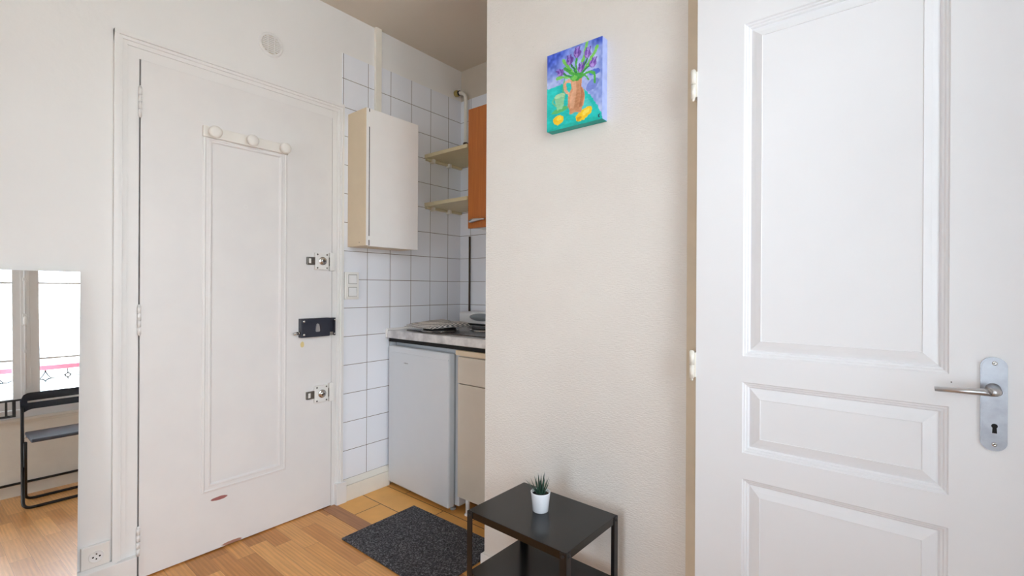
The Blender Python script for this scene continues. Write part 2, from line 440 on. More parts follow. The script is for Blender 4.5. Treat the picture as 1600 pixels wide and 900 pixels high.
# ------------------------------------------------------------------ entry door
d1 = thing('door_1', 'white entry door with tall narrow panel and three locks', 'door', (-2.30, .903, 0), kind='structure')
b = B()
panelled(b, lambda u, v, d: (-2.280+d, u, v), .504, 1.309, .006, 2.0345, .045, [(.715, 1.075, .262, 1.806)],
         [(0, 0), (.002, .0035), (.009, .0055), (.013, .0025), (.024, .0025), (.028, .004), (.033, .0035), (.037, -.002), (.039, -.0025)])
obj('leaf', b, 'entry', d1)
b = B(); bx(b, (-2.350, .498, 0), (-2.332, .506, 2.036)); bx(b, (-2.350, .498, 2.031), (-2.332, 1.313, 2.038)); obj('gap_shade', b, 'dark', d1)  # dark strip behind the leaf edge, painted as the shade in the gap
for z0, z1 in ((1.812, 1.926), (.962, 1.073), (.100, .207)):
    b = B(); y = .5005; n = 4
    for k in range(n):
        a = z0+(z1-z0)*k/n; c = z0+(z1-z0)*(k+1)/n-.0022
        tube(b, [(-2.276, y, a), (-2.276, y, c)], .0062, 12)
    lathe(b, [(0, .006), (.004, .004), (.0055, 0)], (-2.276, y, z1)); lathe(b, [(.0055, 0), (.004, -.004), (0, -.006)], (-2.276, y, z0))
    tube(b, [(-2.276, y, z0), (-2.276, y, z1)], .0035, 8)
    obj('hinge', b, 'trimw', d1)
b = B(); lathe(b, [(.013, 0), (.013, .002), (.009, .004), (.0055, .003)], (-2.286, .889, 1.513), (1, 0, 0), 24); lathe(b, [(.0055, .003), (.004, .001), (0, .001)], (-2.286, .889, 1.513), (1, 0, 0), 24, 1)
obj('peephole', b, ['trimw', 'dark'], d1)
def bolt_lock(zc, top):
    lk = B(); bx(lk, (-2.281, 1.211, zc-.043), (-2.262, 1.284, zc+.043), .004)
    for y, z in ((1.222, .034), (1.273, .034), (1.222, -.034), (1.273, -.034)): lathe(lk, [(.0045, 0), (.004, .0015), (0, .0018)], (-2.262, y, zc+z), (1, 0, 0), 12, 1)
    o = obj('lock', lk, ['ivory', 'boltsteel'], d1)
    c = B(); lathe(c, [(.021, 0), (.021, .004), (.018, .006), (.014, .006), (.013, .012), (.010, .015), (0, .015)], (-2.262, 1.2485, zc+.001), (1, 0, 0), 28)
    bx(c, (-2.2475, 1.2395, zc-.0015), (-2.2465, 1.2575, zc+.0035), 0, 1)
    obj('cylinder', c, ['chrome', 'dark'], o)
    c = B(); bx(c, (-2.279, 1.171, zc-.019), (-2.266, 1.213, zc+.019), .002); bx(c, (-2.2662, 1.178, zc-.012), (-2.2655, 1.190, zc+.012), 0, 1)
    obj('bolt', c, ['boltsteel', 'ivory'], o)
    k = B(); bx(k, (-2.281, 1.290, zc-.048), (-2.262, 1.317, zc+.048), .005); bx(k, (-2.276, 1.2855, zc-.022), (-2.266, 1.291, zc+.022), 0, 1)
    obj('keeper', k, ['ivory', 'boltsteel'], d1)
bolt_lock(1.281, True); bolt_lock(.603, False)
lk = B(); bx(lk, (-2.281, 1.133, .898), (-2.250, 1.284, .992), .003)
for y, z in ((1.148, .978), (1.148, .912)): lathe(lk, [(.006, 0), (.005, .002), (0, .0025)], (-2.250, y, z), (1, 0, 0), 14, 1)
rim = obj('rim_lock', lk, ['lockblue', 'chrome'], d1); rim['label'] = 'blue-black rim lock box'
c = B(); pl = [(0, .020), (.006, .017), (.009, .004), (.011, -.016), (.008, -.021), (-.008, -.021), (-.011, -.016), (-.009, .004), (-.006, .017)]
prism(c, [(-2.250, 1.216+y, .945+z) for y, z in pl], (.006, 0, 0)); obj('escutcheon', c, 'alu2', rim)
c = B(); tube(c, [(-2.262, 1.134, .922), (-2.262, 1.122, .921)], .006, 12); tube(c, [(-2.262, 1.122, .921), (-2.262, 1.100, .919)], [.008, .0065], 12); obj('latch_pull', c, 'chrome', rim)
k = B(); bx(k, (-2.281, 1.2885, .898), (-2.276, 1.319, .990), .001); bx(k, (-2.276, 1.2885, .978), (-2.254, 1.3185, .990), .001); bx(k, (-2.276, 1.314, .898), (-2.256, 1.319, .990), .001); bx(k, (-2.276, 1.289, .900), (-2.258, 1.306, .918), .001, 1)
for z in (.980, .908): lathe(k, [(.005, 0), (.004, .002), (0, .002)], (-2.2555, 1.3155, z), (1, 0, 0), 12, 1)
obj('keeper', k, ['lockblue', 'chrome'], d1)
for z0, z1 in ((1.0, 1.232), (.66, .86)):
    pass

# coat rack on the door
cr = thing('coat_rack', 'white coat rack with three round knobs on the entry door', 'coat rack', (-2.279, .893, 1.79))
b = B(); bx(b, (-2.280, .713, 1.788), (-2.262, 1.073, 1.834), .003); obj('rail', b, 'rackw', cr)
for y in (.748, .897, 1.043):
    b = B(); lathe(b, [(.015, -.002), (.013, .006), (.012, .014), (.020, .020), (.0245, .028), (.0255, .036), (.024, .041), (.019, .045), (.010, .047), (0, .0475)], (-2.264, y, 1.806), (1, 0, 0), 32)
    obj('knob', b, 'rackw', cr)

# wall vent
v = thing('wall_vent', 'small round white ventilation grille high above the entry door', 'vent', (XL, .996, 2.295))
b = B(); lathe(b, [(.056, 0), (.056, .004), (.052, .008), (.046, .009), (.043, .006), (.043, .002)], (XL, .996, 2.293), (1, 0, 0), 40); obj('rim', b, 'trimw', v)
b = B()
for i in range(-4, 5):
    z = 2.293+i*.0088; hw = math.sqrt(max(.0001, .042**2-(i*.0088)**2))
    bx(b, (XL+.001, .996-hw, z-.0028), (XL+.0075, .996+hw, z+.0028), .001)
for y in (-.016, .014): bx(b, (XL+.001, .996+y-.002, 2.253), (XL+.008, .996+y+.002, 2.333))
obj('grille', b, 'trimw', v)
b = B(); lathe(b, [(.043, .0006), (0, .0006)], (XL, .996, 2.293), (1, 0, 0), 32); t_ = obj('duct_opening', b, 'tan', v)

# wall socket
s = thing('wall_socket', 'white square power socket just above baseboard beside the mirror', 'socket', (XL, .375, .104))
b = B(); bx(b, (XL, .334, .1145), (-2.270, .4155, .196), .003)
lathe(b, [(.0225, .0005), (.0225, .0015), (.0205, .002), (.0195, .0012)], (-2.2705, .3765, .153), (1, 0, 0), 36); obj('plate', b, 'ivory', s)
b = B(); lathe(b, [(.0198, .0016), (.019, .0012), (0, .0012)], (-2.2705, .3765, .153), (1, 0, 0), 36); obj('outlet_face', b, 'white', s)
b = B()
for y in (-.0095, .0095): lathe(b, [(.0031, .0016), (0, .0016)], (-2.2705, .3765+y, .1525), (1, 0, 0), 14)
lathe(b, [(.0026, .0016), (0, .0016)], (-2.2705, .3765, .1445), (1, 0, 0), 12); obj('pin_holes', b, 'dark', s)
b = B(); tube(b, [(-2.2705, .3765, .1635), (-2.2645, .3765, .1635)], .0024, 10); obj('earth_pin', b, 'boltsteel', s)

# light switch
s = thing('light_switch', 'white double rocker light switch on the tiles beside the door casing', 'switch', (-2.28, 1.42, 1.08))
b = B(); bx(b, (-2.28, 1.379, 1.083), (-2.268, 1.464, 1.231), .004); bx(b, (-2.268, 1.386, 1.09), (-2.262, 1.457, 1.224), .003); obj('plate', b, 'ivory', s)
for z in (1.192, 1.124):
    b = B(); bx(b, (-2.2625, 1.3975, z-.0235), (-2.2585, 1.4455, z+.0235), .002); 
    for f in b.verts: 
        if f.co.z > z: f.co.x -= .002 if f.co.x > -2.262 else 0
    obj('rocker', b, 'white', s)
    g = B(); bx(g, (-2.2622, 1.3962, z-.0252), (-2.2612, 1.4468, z+.0252)); obj('rocker_gap', g, 'boltsteel', s)

# leaning mirror
PH = R(4.0)
mr = thing('leaning_mirror', 'tall frameless mirror leaning on left wall, reflecting window and folding chair', 'mirror', (-2.178, .03, 0))
def mp(y, s, d):   # s along the glass from its foot, d out of it
    top = Vector((-2.262, 0, 1.2)); up = Vector((-math.sin(PH), 0, math.cos(PH))); n = Vector((math.cos(PH), 0, math.sin(PH)))
    foot = top-up*(1.2/math.cos(PH)); tw = R(.80)
    yy = .3105+(y*math.cos(tw)+s*math.sin(tw)); ss = s*math.cos(tw)-y*math.sin(tw)
    return foot+up*ss+n*d+Vector((0, yy, 0))
def mbox(s0, s1, y0, y1, d0, d1):
    b = B(); v = [b.verts.new(mp(y, s_, d)) for d in (d0, d1) for y, s_ in ((y0, s0), (y1, s0), (y1, s1), (y0, s1))]
    for f in ((3, 2, 1, 0), (4, 5, 6, 7), (0, 1, 5, 4), (1, 2, 6, 5), (2, 3, 7, 6), (3, 0, 4, 7)): b.faces.new([v[i] for i in f])
    return b
obj('backing', mbox(.003, 1.198, -.60, -.002, -.012, -.0045), 'tan', mr)
obj('glass', mbox(.001, 1.2015, -.602, 0, -.0045, 0), 'mirror', mr)

# ------------------------------------------------------------------ right-hand door
d2 = thing('door_2', 'white three-panel interior door with aluminium lever handle', 'door', (-.1, 1.37, 0), kind='structure')
b = B(); YD = 1.35
ring2 = [(0, 0), (.0025, -.0035), (.006, -.004), (.0085, -.0075), (.012, -.008), (.0155, -.013), (.028, -.0075), (.042, -.003), (.043, -.0045)]
panelled(b, lambda u, v, d: (u, YD-d, v), -.4265, .235, .008, 2.04, .036,
         [(-.3055, .0955, .972, 1.853), (-.3065, .0955, .716, .9035), (-.3065, .0955, .19, .647)], ring2)
obj('leaf', b, 'door2', d2)
for z0, z1 in ((1.687, 1.764), (.899, .973)):
    b = B(); zm = (z0+z1)/2
    tube(b, [(-.4365, 1.346, zm+.0008), (-.4365, 1.346, z1)], .0068, 16); tube(b, [(-.4365, 1.346, z0), (-.4365, 1.346, zm-.0008)], .0062, 16)
    lathe(b, [(.0066, 0), (.005, .003), (0, .004)], (-.4365, 1.346, z1)); lathe(b, [(.006, 0), (.003, -.003), (.004, -.006), (0, -.009)], (-.4365, 1.346, z0))
    tube(b, [(-.4365, 1.346, z0), (-.4365, 1.346, z1)], .004, 8)
    bx(b, (-.4365, 1.347, z0+.003), (-.426, 1.3505, z1-.003)); bx(b, (-.4385, 1.348, z0+.003), (-.435, 1.392, z1-.003))
    obj('hinge', b, 'cream', d2)
b = B(); n = 14; hw = .0195
pl = []
zc0, zc1 = .8255, 1.0150
for k in range(n+1):
    a = math.pi*k/n; pl.append((.1615+hw*math.cos(a), zc1-.019+.019*math.sin(a)))
for k in range(n+1):
    a = math.pi+math.pi*k/n; pl.append((.1615+hw*math.cos(a), zc0+.019+.019*math.sin(a)))
prism(b, [(x, YD, z) for x, z in pl], (0, -.004, 0)); prism(b, [(.1615+(x-.1615)*.90, YD-.004, .920+(z-.920)*.975) for x, z in pl], (0, -.0015, 0))
plate = obj('handle_plate', b, 'alu', d2)
b = B()
def disc_xz(b, x, z, r, y, mi=0, seg=18): lathe(b, [(r, 0), (0, .0002)], (x, y, z), (0, -1, 0), seg, mi)
disc_xz(b, .1625, .8765, .0048, YD-.0057); prism(b, [(.1597, YD-.0057, .8765), (.1653, YD-.0057, .8765), (.1662, YD-.0057, .8620), (.1590, YD-.0057, .8620)], (0, -.0003, 0))
obj('keyhole', b, 'dark', plate)
for z in (1.003, .8395):
    b = B(); lathe(b, [(.0042, 0), (.0038, .0012), (.002, .0014), (0, .0006)], (.1625, YD-.0055, z), (0, -1, 0), 18); bx(b, (.1600, YD-.0072, z-.0005), (.1650, YD-.0068, z+.0005), 0, 1)
    obj('screw', b, ['chrome', 'dark'], plate)
b = B()
lathe(b, [(.0115, 0), (.0115, .006), (.0095, .010), (.0088, .02), (.0088, .040)], (.1600, YD-.004, .951), (0, -1, 0), 24)
pts = fillet([(.160, YD-.030, .951), (.160, YD-.052, .951), (.138, YD-.053, .9505), (.070, YD-.053, .9465)], .014, 6)
tube(b, pts, [.0088]*4+[.0086]*(len(pts)-5)+[.0062], 16)
for v_ in b.verts:
    if v_.co.x < .150: v_.co.z = .9475+(v_.co.z-.9475)*.80
obj('lever_handle', b, 'alu2', d2)
b = B(); lathe(b, [(.0012, .0), (0, .0003)], (.099, YD, .956), (0, -1, 0), 8); obj('nail_hole', b, 'dark', d2)
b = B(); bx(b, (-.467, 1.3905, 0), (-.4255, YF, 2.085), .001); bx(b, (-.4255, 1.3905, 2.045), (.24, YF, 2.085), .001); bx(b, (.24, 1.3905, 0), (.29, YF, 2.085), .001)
struct('trim_5', b, 'tan', 'frame strip with shade painted in beige behind the hinged edge of the panelled door', 'door frame')

# ------------------------------------------------------------------ painting on canvas
def paint_canvas(nu, nv):
    rng = np.random.default_rng(3)
    u, v = np.meshgrid((np.arange(nu)+.5)/nu, (np.arange(nv)+.5)/nv)
    def smooth(n, a, bb):
        g = rng.random((a, bb)); yi = np.linspace(0, a-1.001, nv); xi = np.linspace(0, bb-1.001, nu)
        y0 = yi.astype(int); x0 = xi.astype(int); fy = (yi-y0)[:, None]; fx = (xi-x0)[None]
        fy = fy*fy*(3-2*fy); fx = fx*fx*(3-2*fx)
        return g[y0][:, x0]*(1-fy)*(1-fx)+g[y0+1][:, x0]*fy*(1-fx)+g[y0][:, x0+1]*(1-fy)*fx+g[y0+1][:, x0+1]*fy*fx
    n1 = smooth(0, 9, 8); n2 = smooth(0, 30, 26); n3 = smooth(0, 70, 30)
    C = lambda *c: np.array(c, float)
    img = C(160, 178, 236)[None, None]+(n1[..., None]-.5)*C(60, 52, 22)+(n2[..., None]-.5)*C(44, 40, 20)
    deep = np.clip(1.5-np.hypot((u-.02)/.42, (v-1.0)/.33)*1.35, 0, 1)[..., None]+np.clip(1-np.hypot((u-.98)/.25, (v-1.0)/.2), 0, 1)[..., None]*.8
    top = np.clip((v-.88)/.12, 0, 1)[..., None]*.5
    deep = np.clip(deep+top*(n1[..., None]+.3), 0, 1)
    img = img*(1-deep)+(C(70, 100, 210)+(n2[..., None]-.5)*60)*deep
    du = u+(n2-.5)*.02; dv = v+(n3-.5)*.02
    def put(mask, col, noise=24, soft=None):
        nonlocal img
        m = mask[..., None] if mask.ndim == 2 else mask
        m = m.astype(float)
        c = C(*col)+(n3[..., None]-.5)*noise*.5+(n1[..., None]-.5)*noise
        img = img*(1-m)+c*m
    def poly(pts):
        ins = np.zeros(u.shape, bool); n = len(pts)
        for i in range(n):
            (x1, y1), (x2, y2) = pts[i], pts[(i+1) % n]
            if y1 == y2: continue
            c = ((y1 > dv) != (y2 > dv)) & (du < (x2-x1)*(dv-y1)/(y2-y1)+x1); ins ^= c
        return ins
    def ell(cx, cy, rx, ry, ang=0):
        a = math.radians(ang); x = (du-cx)*math.cos(a)+(dv-cy)*1.25*math.sin(a); y = -(du-cx)*math.sin(a)+(dv-cy)*1.25*math.cos(a)
        return (x/rx)**2+(y/(ry*1.25))**2 < 1
    def stroke(pts, w, col, noise=30):
        m = np.zeros(u.shape, bool)
        for (x1, y1), (x2, y2) in zip(pts, pts[1:]):
            dx, dy = x2-x1, (y2-y1)*1.25; L2 = dx*dx+dy*dy+1e-9
            t = np.clip(((du-x1)*dx+(dv-y1)*1.25*dy)/L2, 0, 1)
            m |= np.hypot(du-x1-t*dx, (dv-y1)*1.25-t*dy) < w
        put(m, col, noise)
    def curve(a, bb, c, n=8): return [tuple((1-t)**2*np.array(a)+2*t*(1-t)*np.array(bb)+t*t*np.array(c)) for t in np.linspace(0, 1, n)]
    put(ell(.86, .60, .10, .035), (80, 110, 215)); put(ell(.83, .45, .12, .06, 30), (120, 140, 220))
    tab = [(-.1, .552), (.40, .575), (.58, .50), (.70, .41), (.80, .32), (.90, .205), (.97, .10), (1.02, -.02), (-.1, -.1)]
    put(poly(tab), (20, 196, 190), 34); put(poly([(.55, .30), (.75, .30), (.85, .18), (.70, .05), (.45, .16)]), (70, 200, 198), 30)
    put(poly([(.05, .02), (.3, .05), (.9, .05), (1.02, .0), (1.02, -.1), (-.1, -.1)]), (14, 184, 172), 30)
    # cup stem drip, cup and saucer
    stroke(curve((.36, .66), (.29, .58), (.315, .43)), .014, (95, 190, 140))
    put(ell(.245, .245, .17, .03, 8), (92, 188, 108)); put(poly([(.145, .425), (.345, .435), (.325, .32), (.285, .255), (.205, .25), (.165, .32)]), (142, 206, 158), 30)
    put(ell(.245, .428, .10, .025, 4), (176, 222, 176)); stroke(curve((.155, .40), (.06, .37), (.17, .31)), .012, (120, 195, 140))
    # lemons
    put(ell(.22, .123, .10, .062), (250, 205, 40), 30); put(ell(.235, .14, .05, .03), (255, 226, 80)); 
    put(ell(.685, .118, .155, .062, 24), (247, 205, 30), 30); put(ell(.72, .135, .07, .028, 24), (253, 226, 90)); put(ell(.60, .075, .05, .02, 24), (214, 160, 30))
    # jug
    stroke(curve((.43, .585), (.30, .60), (.345, .50))+curve((.345, .50), (.38, .43), (.43, .41)), .024, (226, 172, 140))
    put(poly([(.445, .59), (.52, .575), (.655, .61), (.645, .47), (.69, .40), (.708, .32), (.69, .24), (.645, .19), (.64, .15), (.52, .17), (.43, .155), (.435, .20), (.40, .26), (.39, .33), (.42, .42), (.462, .48)]), (212, 154, 116), 40)
    put(poly([(.47, .56), (.54, .56), (.55, .40), (.50, .22), (.44, .24), (.43, .33), (.48, .45)]), (226, 174, 140), 30)
    put(poly([(.62, .56), (.645, .46), (.695, .36), (.66, .22), (.60, .22), (.63, .36)]), (186, 122, 86), 30)
    # leaves
    G1, G2, G3 = (72, 172, 72), (120, 204, 92), (40, 132, 66)
    for a, bb, c, w, col in (((.55, .60), (.40, .74), (.315, .87), .026, G2), ((.53, .60), (.36, .66), (.20, .66), .022, G2), ((.56, .60), (.42, .70), (.33, .76), .02, G1),
                             ((.60, .60), (.80, .74), (.91, .89), .026, G2), ((.58, .62), (.70, .82), (.735, 1.0), .024, G2), ((.56, .60), (.54, .72), (.55, .86), .018, G1),
                             ((.60, .60), (.76, .70), (.83, .72), .016, G3), ((.62, .60), (.92, .66), (.868, .47), .020, G1), ((.52, .60), (.42, .64), (.30, .71), .016, G3),
                             ((.58, .60), (.70, .64), (.76, .52), .014, G1), ((.57, .60), (.50, .74), (.44, .80), .014, G3), ((.60, .60), (.66, .66), (.64, .70), .014, G1), ((.60, .62), (.70, .74), (.75, .80), .016, G3)):
        stroke(curve(a, bb, c), w, col, 40)
    put(ell(.57, .605, .13, .045), G1, 50); put(ell(.52, .60, .05, .03), G2)
    # tulips
    for x, y, s_, tilt in ((.255, .725, 1.0, -50), (.43, .835, 1.05, -12), (.563, .90, 1.1, 8), (.745, .85, 1.05, 14), (.835, .71, 1.05, 30), (.63, .695, .95, 10)):
        put(ell(x, y, .060*s_, .050*s_, tilt), (126, 88, 180), 34); put(ell(x-.015, y-.004, .026*s_, .042*s_, tilt), (176, 140, 222), 24)
        a = math.radians(90-tilt)
        for k in (-.5, 0, .5):
            stroke([(x+k*.05, y), (x+k*.07+.068*s_*math.cos(a), y+.066*s_*math.sin(a))], .012, (104, 66, 168) if k else (156, 116, 214))
    stroke([(.935, .062), (.945, .035)], .006, (20, 60, 90), 0); stroke([(.958, .065), (.942, .046), (.965, .030)], .006, (20, 60, 90), 0)
    return np.clip(img, 0, 255)
def mk_paint():
    t = NT('painted_canvas'); a = t.n('ShaderNodeVertexColor'); a.layer_name = 'paint'
    t.l(a.outputs['Color'], t.b.inputs['Base Color']); t.b.inputs['Roughness'].default_value = .5
    t.bump(t.noise(500, 2), .25, .001); return t.m
M['paintcanvas'] = mk_paint()
M['canvasteal'] = plain('teal_painted_edge', (10, 160, 150), .55, var=.12, scale=30)
M['canvasside'] = plain('pale_blue_painted_edge', (168, 184, 240), .55, var=.12, scale=30)
pc = thing('canvas_painting', 'small unframed canvas painting of purple tulips in a jug with lemons', 'painting', (-.845, YF, 1.697))
X0, X1, Z0, Z1, YC = -.952, -.7335, 1.7025, 1.9725, 1.366
nu, nv = 170, 214
img = paint_canvas(nu, nv)
lin = np.where(img/255 <= .04045, img/255/12.92, ((img/255+.055)/1.055)**2.4)
verts = []; faces = []
for j in range(nv+1):
    for i in range(nu+1): verts.append((X0+(X1-X0)*i/nu, YC, Z0+(Z1-Z0)*j/nv))
for j in range(nv):
    for i in range(nu): a = j*(nu+1)+i; faces.append((a, a+1, a+nu+2, a+nu+1))
me = bpy.data.meshes.new('picture'); me.from_pydata(verts, [], faces); me.materials.append(M['paintcanvas'])
att = me.color_attributes.new('paint', 'FLOAT_COLOR', 'CORNER')
vals = np.ones((nv*nu, 4, 4), np.float32); vals[:, :, :3] = lin.reshape(-1, 1, 3); att.data.foreach_set('color', vals.ravel())
me.transform(WORLD[pc.name].inverted()); o = bpy.data.objects.new('picture', me); COL.objects.link(o); o.parent = pc; WORLD[o.name] = WORLD[pc.name]
b = B(); bx(b, (X0, YC+.0004, Z0), (X1, YF, Z1), .0012)
for f in b.faces: f.material_index = 1 if f.calc_center_median().z < Z0+.001 else 0
obj('stretched_canvas', b, ['canvasside', 'canvasteal'], pc)
b = B()


# ------------------------------------------------------------------ side table and plant
TB = thing('side_table', 'small black metal two-tier side table against the textured wall', 'side table', (-.844, 1.194, 0), R(-1.5))
tw = Matrix.Translation((-.844, 1.194, 0)) @ Matrix.Rotation(R(-1.5), 4, 'Z')
def tobj(name, bm, m, parent=TB):
    bm.transform(tw); return obj(name, bm, m, parent)
W2, D2 = .185, .140
def tray(z, lip):
    b = B(); bx(b, (-W2+.002, -D2+.002, z-.0025), (W2-.002, D2-.002, z), 0)
    for lo, hi in (((-W2+.002, -D2, z-lip), (W2-.002, -D2+.0025, z)), ((-W2+.002, D2-.0025, z-lip), (W2-.002, D2, z)), ((-W2, -D2+.002, z-lip), (-W2+.0025, D2-.002, z)), ((W2-.0025, -D2+.002, z-lip), (W2, D2-.002, z))): bx(b, lo, hi, .0008)
    return b
tobj('tabletop', tray(.45, .022), 'blacktop'); tobj('shelf', tray(.255, .022), 'blacktop')
for sx in (-1, 1):
    for sy in (-1, 1):
        b = B(); x, y = sx*(W2-.0005), sy*(D2-.0005)
        xs = sorted((x+sx*.0025, x-sx*.0195)); ys = sorted((y+sy*.0025, y-sy*.0195))
        bx(b, (xs[0], min(y, y+sy*.0025), .004), (xs[1], max(y, y+sy*.0025), .4485), .0006); bx(b, (min(x, x+sx*.0025), ys[0], .004), (max(x, x+sx*.0025), ys[1], .4485), .0006)
        lg = tobj('leg', b, 'blackmetal')
        f = B(); bx(f, (min(x+sx*.003, x-sx*.020), min(y+sy*.003, y-sy*.020), 0), (max(x+sx*.003, x-sx*.020), max(y+sy*.003, y-sy*.020), .006), .001); tobj('foot_cap', f, 'blackmetal', lg)
        for z in (.439, .244):
            q = B(); lathe(q, [(.0048, 0), (.0044, .0022), (.0025, .003), (.002, .0015), (0, .0015)], (x-sx*.009, y+sy*.0025, z), (0, sy, 0), 14); lathe(q, [(.0048, 0), (.0044, .0022), (.0025, .003), (.002, .0015), (0, .0015)], (x+sx*.0025, y-sy*.009, z), (sx, 0, 0), 14)
            tobj('screw', q, 'chrome' if False else 'blackmetal', lg)

PP = (-.8545, 1.2015, .45)
pp = thing('potted_succulent', 'tiny spiky green succulent in a white pot on the side table', 'potted plant', PP)
b = B(); lathe(b, [(0, 0), (.0225, 0), (.0245, .0015), (.0305, .058), (.0308, .060), (.0298, .0608), (.0285, .060), (.0278, .050), (0, .050)], PP, seg=40); obj('pot', b, 'pot', pp)
b = B(); lathe(b, [(.0276, .0515), (.02, .0535), (.01, .0545), (0, .0545)], PP, seg=24); obj('soil', b, 'soil', pp)
def spike(b, base, az, lean, ln, w, curl):
    out = Vector((math.cos(az), math.sin(az), 0)); side = Vector((-math.sin(az), math.cos(az), 0)); n = 7; rows = []
    p = Vector(base); ang = lean
    for i in range(n+1):
        t = i/n; ww = w*(.75+.5*t if t < .3 else (1-t)*1.3)+.0003; th = ww*.38
        d = out*math.sin(ang)+Vector((0, 0, 1))*math.cos(ang); nr = out*math.cos(ang)-Vector((0, 0, 1))*math.sin(ang)
        rows.append([b.verts.new(p+side*ww*.5), b.verts.new(p+nr*th), b.verts.new(p-side*ww*.5), b.verts.new(p-nr*th*.3)])
        p = p+d*(ln/n); ang += curl/n
    for a, c in zip(rows, rows[1:]):
        for k in range(4): b.faces.new((a[k], a[(k+1) % 4], c[(k+1) % 4], c[k])).smooth = True
    b.faces.new(rows[0]); b.faces.new(rows[-1])
rnd = random.Random(11)
specs = [(R(190), 1.0, .062, .007, -.15), (R(219+5), .75, .05, .0075, -.2)]
for k in range(7): specs.append((R(k*51+20), .52+rnd.uniform(-.06, .08), rnd.uniform(.050, .062), .0078, -.22))
for k in range(7): specs.append((R(k*51+45), .30+rnd.uniform(-.05, .05), rnd.uniform(.052, .066), .0076, -.1))
for k in range(5): specs.append((R(k*72+10), .12, rnd.uniform(.048, .062), .007, .05))
for k in range(6): specs.append((R(k*60), .85+rnd.uniform(-.1, .1), rnd.uniform(.026, .034), .008, -.25))
for az, ln_, L, w, cu in specs:
    b = B(); spike(b, (PP[0]+.006*math.cos(az), PP[1]+.006*math.sin(az), PP[2]+.052), az, ln_, L, w, cu); obj('leaf', b, 'leaf', pp)

# doormat
b = B(); bx(b, (-1.936, 1.167, .0018), (-1.333, 1.582, .010), .003)
rehome(tag(obj('doormat', b, 'mat'), 'dark grey rectangular doormat on the kitchen floor', 'doormat'), (-1.63, 1.37, 0))

# ------------------------------------------------------------------ kitchen corner
fr = thing('mini_fridge', 'white under-counter fridge between tiled wall and cream base cabinet', 'fridge', (-2.0, 1.93, 0))
RF = Matrix.Translation((-2.266, 1.657, 0)) @ Matrix.Rotation(R(-2.2), 4, 'Z')
def fobj(name, bm, m, parent=fr):
    bm.transform(RF); return obj(name, bm, m, parent)
FW = .530
b = B(); bx(b, (.004, .052, .03), (FW+.022, .53, .832), .006); fobj('body', b, 'fridge')
b = B(); bx(b, (0, 0, .026), (FW, .044, .815), .014, seg=4); dr = fobj('door', b, 'fridge')
b = B(); bx(b, (.006, .042, .04), (FW-.004, .054, .808)); fobj('gasket', b, 'fridgegrey', dr)
b = B(); bx(b, (.004, -.0025, .777), (FW-.004, .004, .781), .001); fobj('grip_lip', b, 'fridge', dr)
b = B()
x = .150
for w, h in ((.004, .003), (.005, .005), (.007, .007), (.006, .006), (.006, .005), (.004, .003)):
    bx(b, (x, -.0006, .727-h/2), (x+w, .0006, .727+h/2), .0003); x += w+.002
fobj('maker_mark', b, 'pink', dr)
for x in (.03, FW-.03):
    b = B(); tube(b, [(x, .06, 0), (x, .06, .012)], .016, 14); tube(b, [(x, .06, .012), (x, .06, .032)], .009, 12); fobj('foot', b, 'fridgegrey')
for x in (.03, FW-.02):
    b = B(); tube(b, [(x, .49, 0), (x, .49, .032)], .014, 14); fobj('foot', b, 'fridgegrey')

ct = thing('kitchenette_worktop', 'scuffed stainless worktop with hotplates above fridge and cabinet', 'worktop', (-1.72, 1.95, .855))
b = B(); bx(b, (-2.279, 1.650, .857), (-1.152, YA-.007, .903), .006, seg=3); obj('counter', b, 'steel', ct)
b = B(); bx(b, (-2.268, 1.664, .836), (-1.16, 1.69, .858)); obj('under_counter_shade', b, 'dark', ct)  # dark strip painted as the shade in the gap below the counter
b = B(); bx(b, (-2.2795, 1.645, .880), (-2.262, 2.23, .912), .008); bx(b, (-2.2795, 1.645, .858), (-2.268, 1.66, .905), .004); obj('edge_sealant', b, 'trimw', ct)
b = B(); bx(b, (-2.16, 1.705, .902), (-1.52, 2.12, .908), .002); hb = obj('hob_surround', b, 'hob', ct)
for x, y, r in ((-1.985, 1.80, .092), (-1.80, 1.99, .085)):
    b = B(); lathe(b, [(r+.012, 0), (r+.012, .003), (r+.004, .006), (r, .006)], (x, y, .907), seg=40); h_ = obj('hotplate', b, 'chrome', ct)
    b = B(); lathe(b, [(r, .004), (r, .012), (r-.004, .0145), (.02, .0145), (.018, .013), (0, .013)], (x, y, .907), seg=40); obj('cast_disc', b, 'plate', h_)

bc = thing('base_cabinet', 'cream kitchen base cabinet with drawer, right of the fridge', 'cabinet', (-1.50, 1.95, 0))
b = B(); bx(b, (-1.692, 1.672, .102), (-1.16, 2.22, .836)); obj('carcass', b, 'cab', bc)
b = B(); bx(b, (-1.704, 1.652, .810), (-1.158, 1.690, .835), .002); obj('top_rail', b, 'cabside', bc)
b = B(); bx(b, (-1.691, 1.655, .671), (-1.20, 1.671, .803), .0015); obj('drawer', b, 'cab', bc)
b = B(); bx(b, (-1.689, 1.655, .100), (-1.20, 1.671, .667), .0015); obj('door', b, 'cab', bc)
for x in (-1.66, -1.20):
    for y in (1.70, 2.18):
        b = B(); tube(b, [(x, y, .004), (x, y, .102)], .011, 14); lathe(b, [(.016, 0), (.016, .005), (.011, .008)], (x, y, 0), seg=16); bx(b, (x-.02, y-.02, .095), (x+.02, y+.02, .103)); obj('leg', b, 'white', bc)

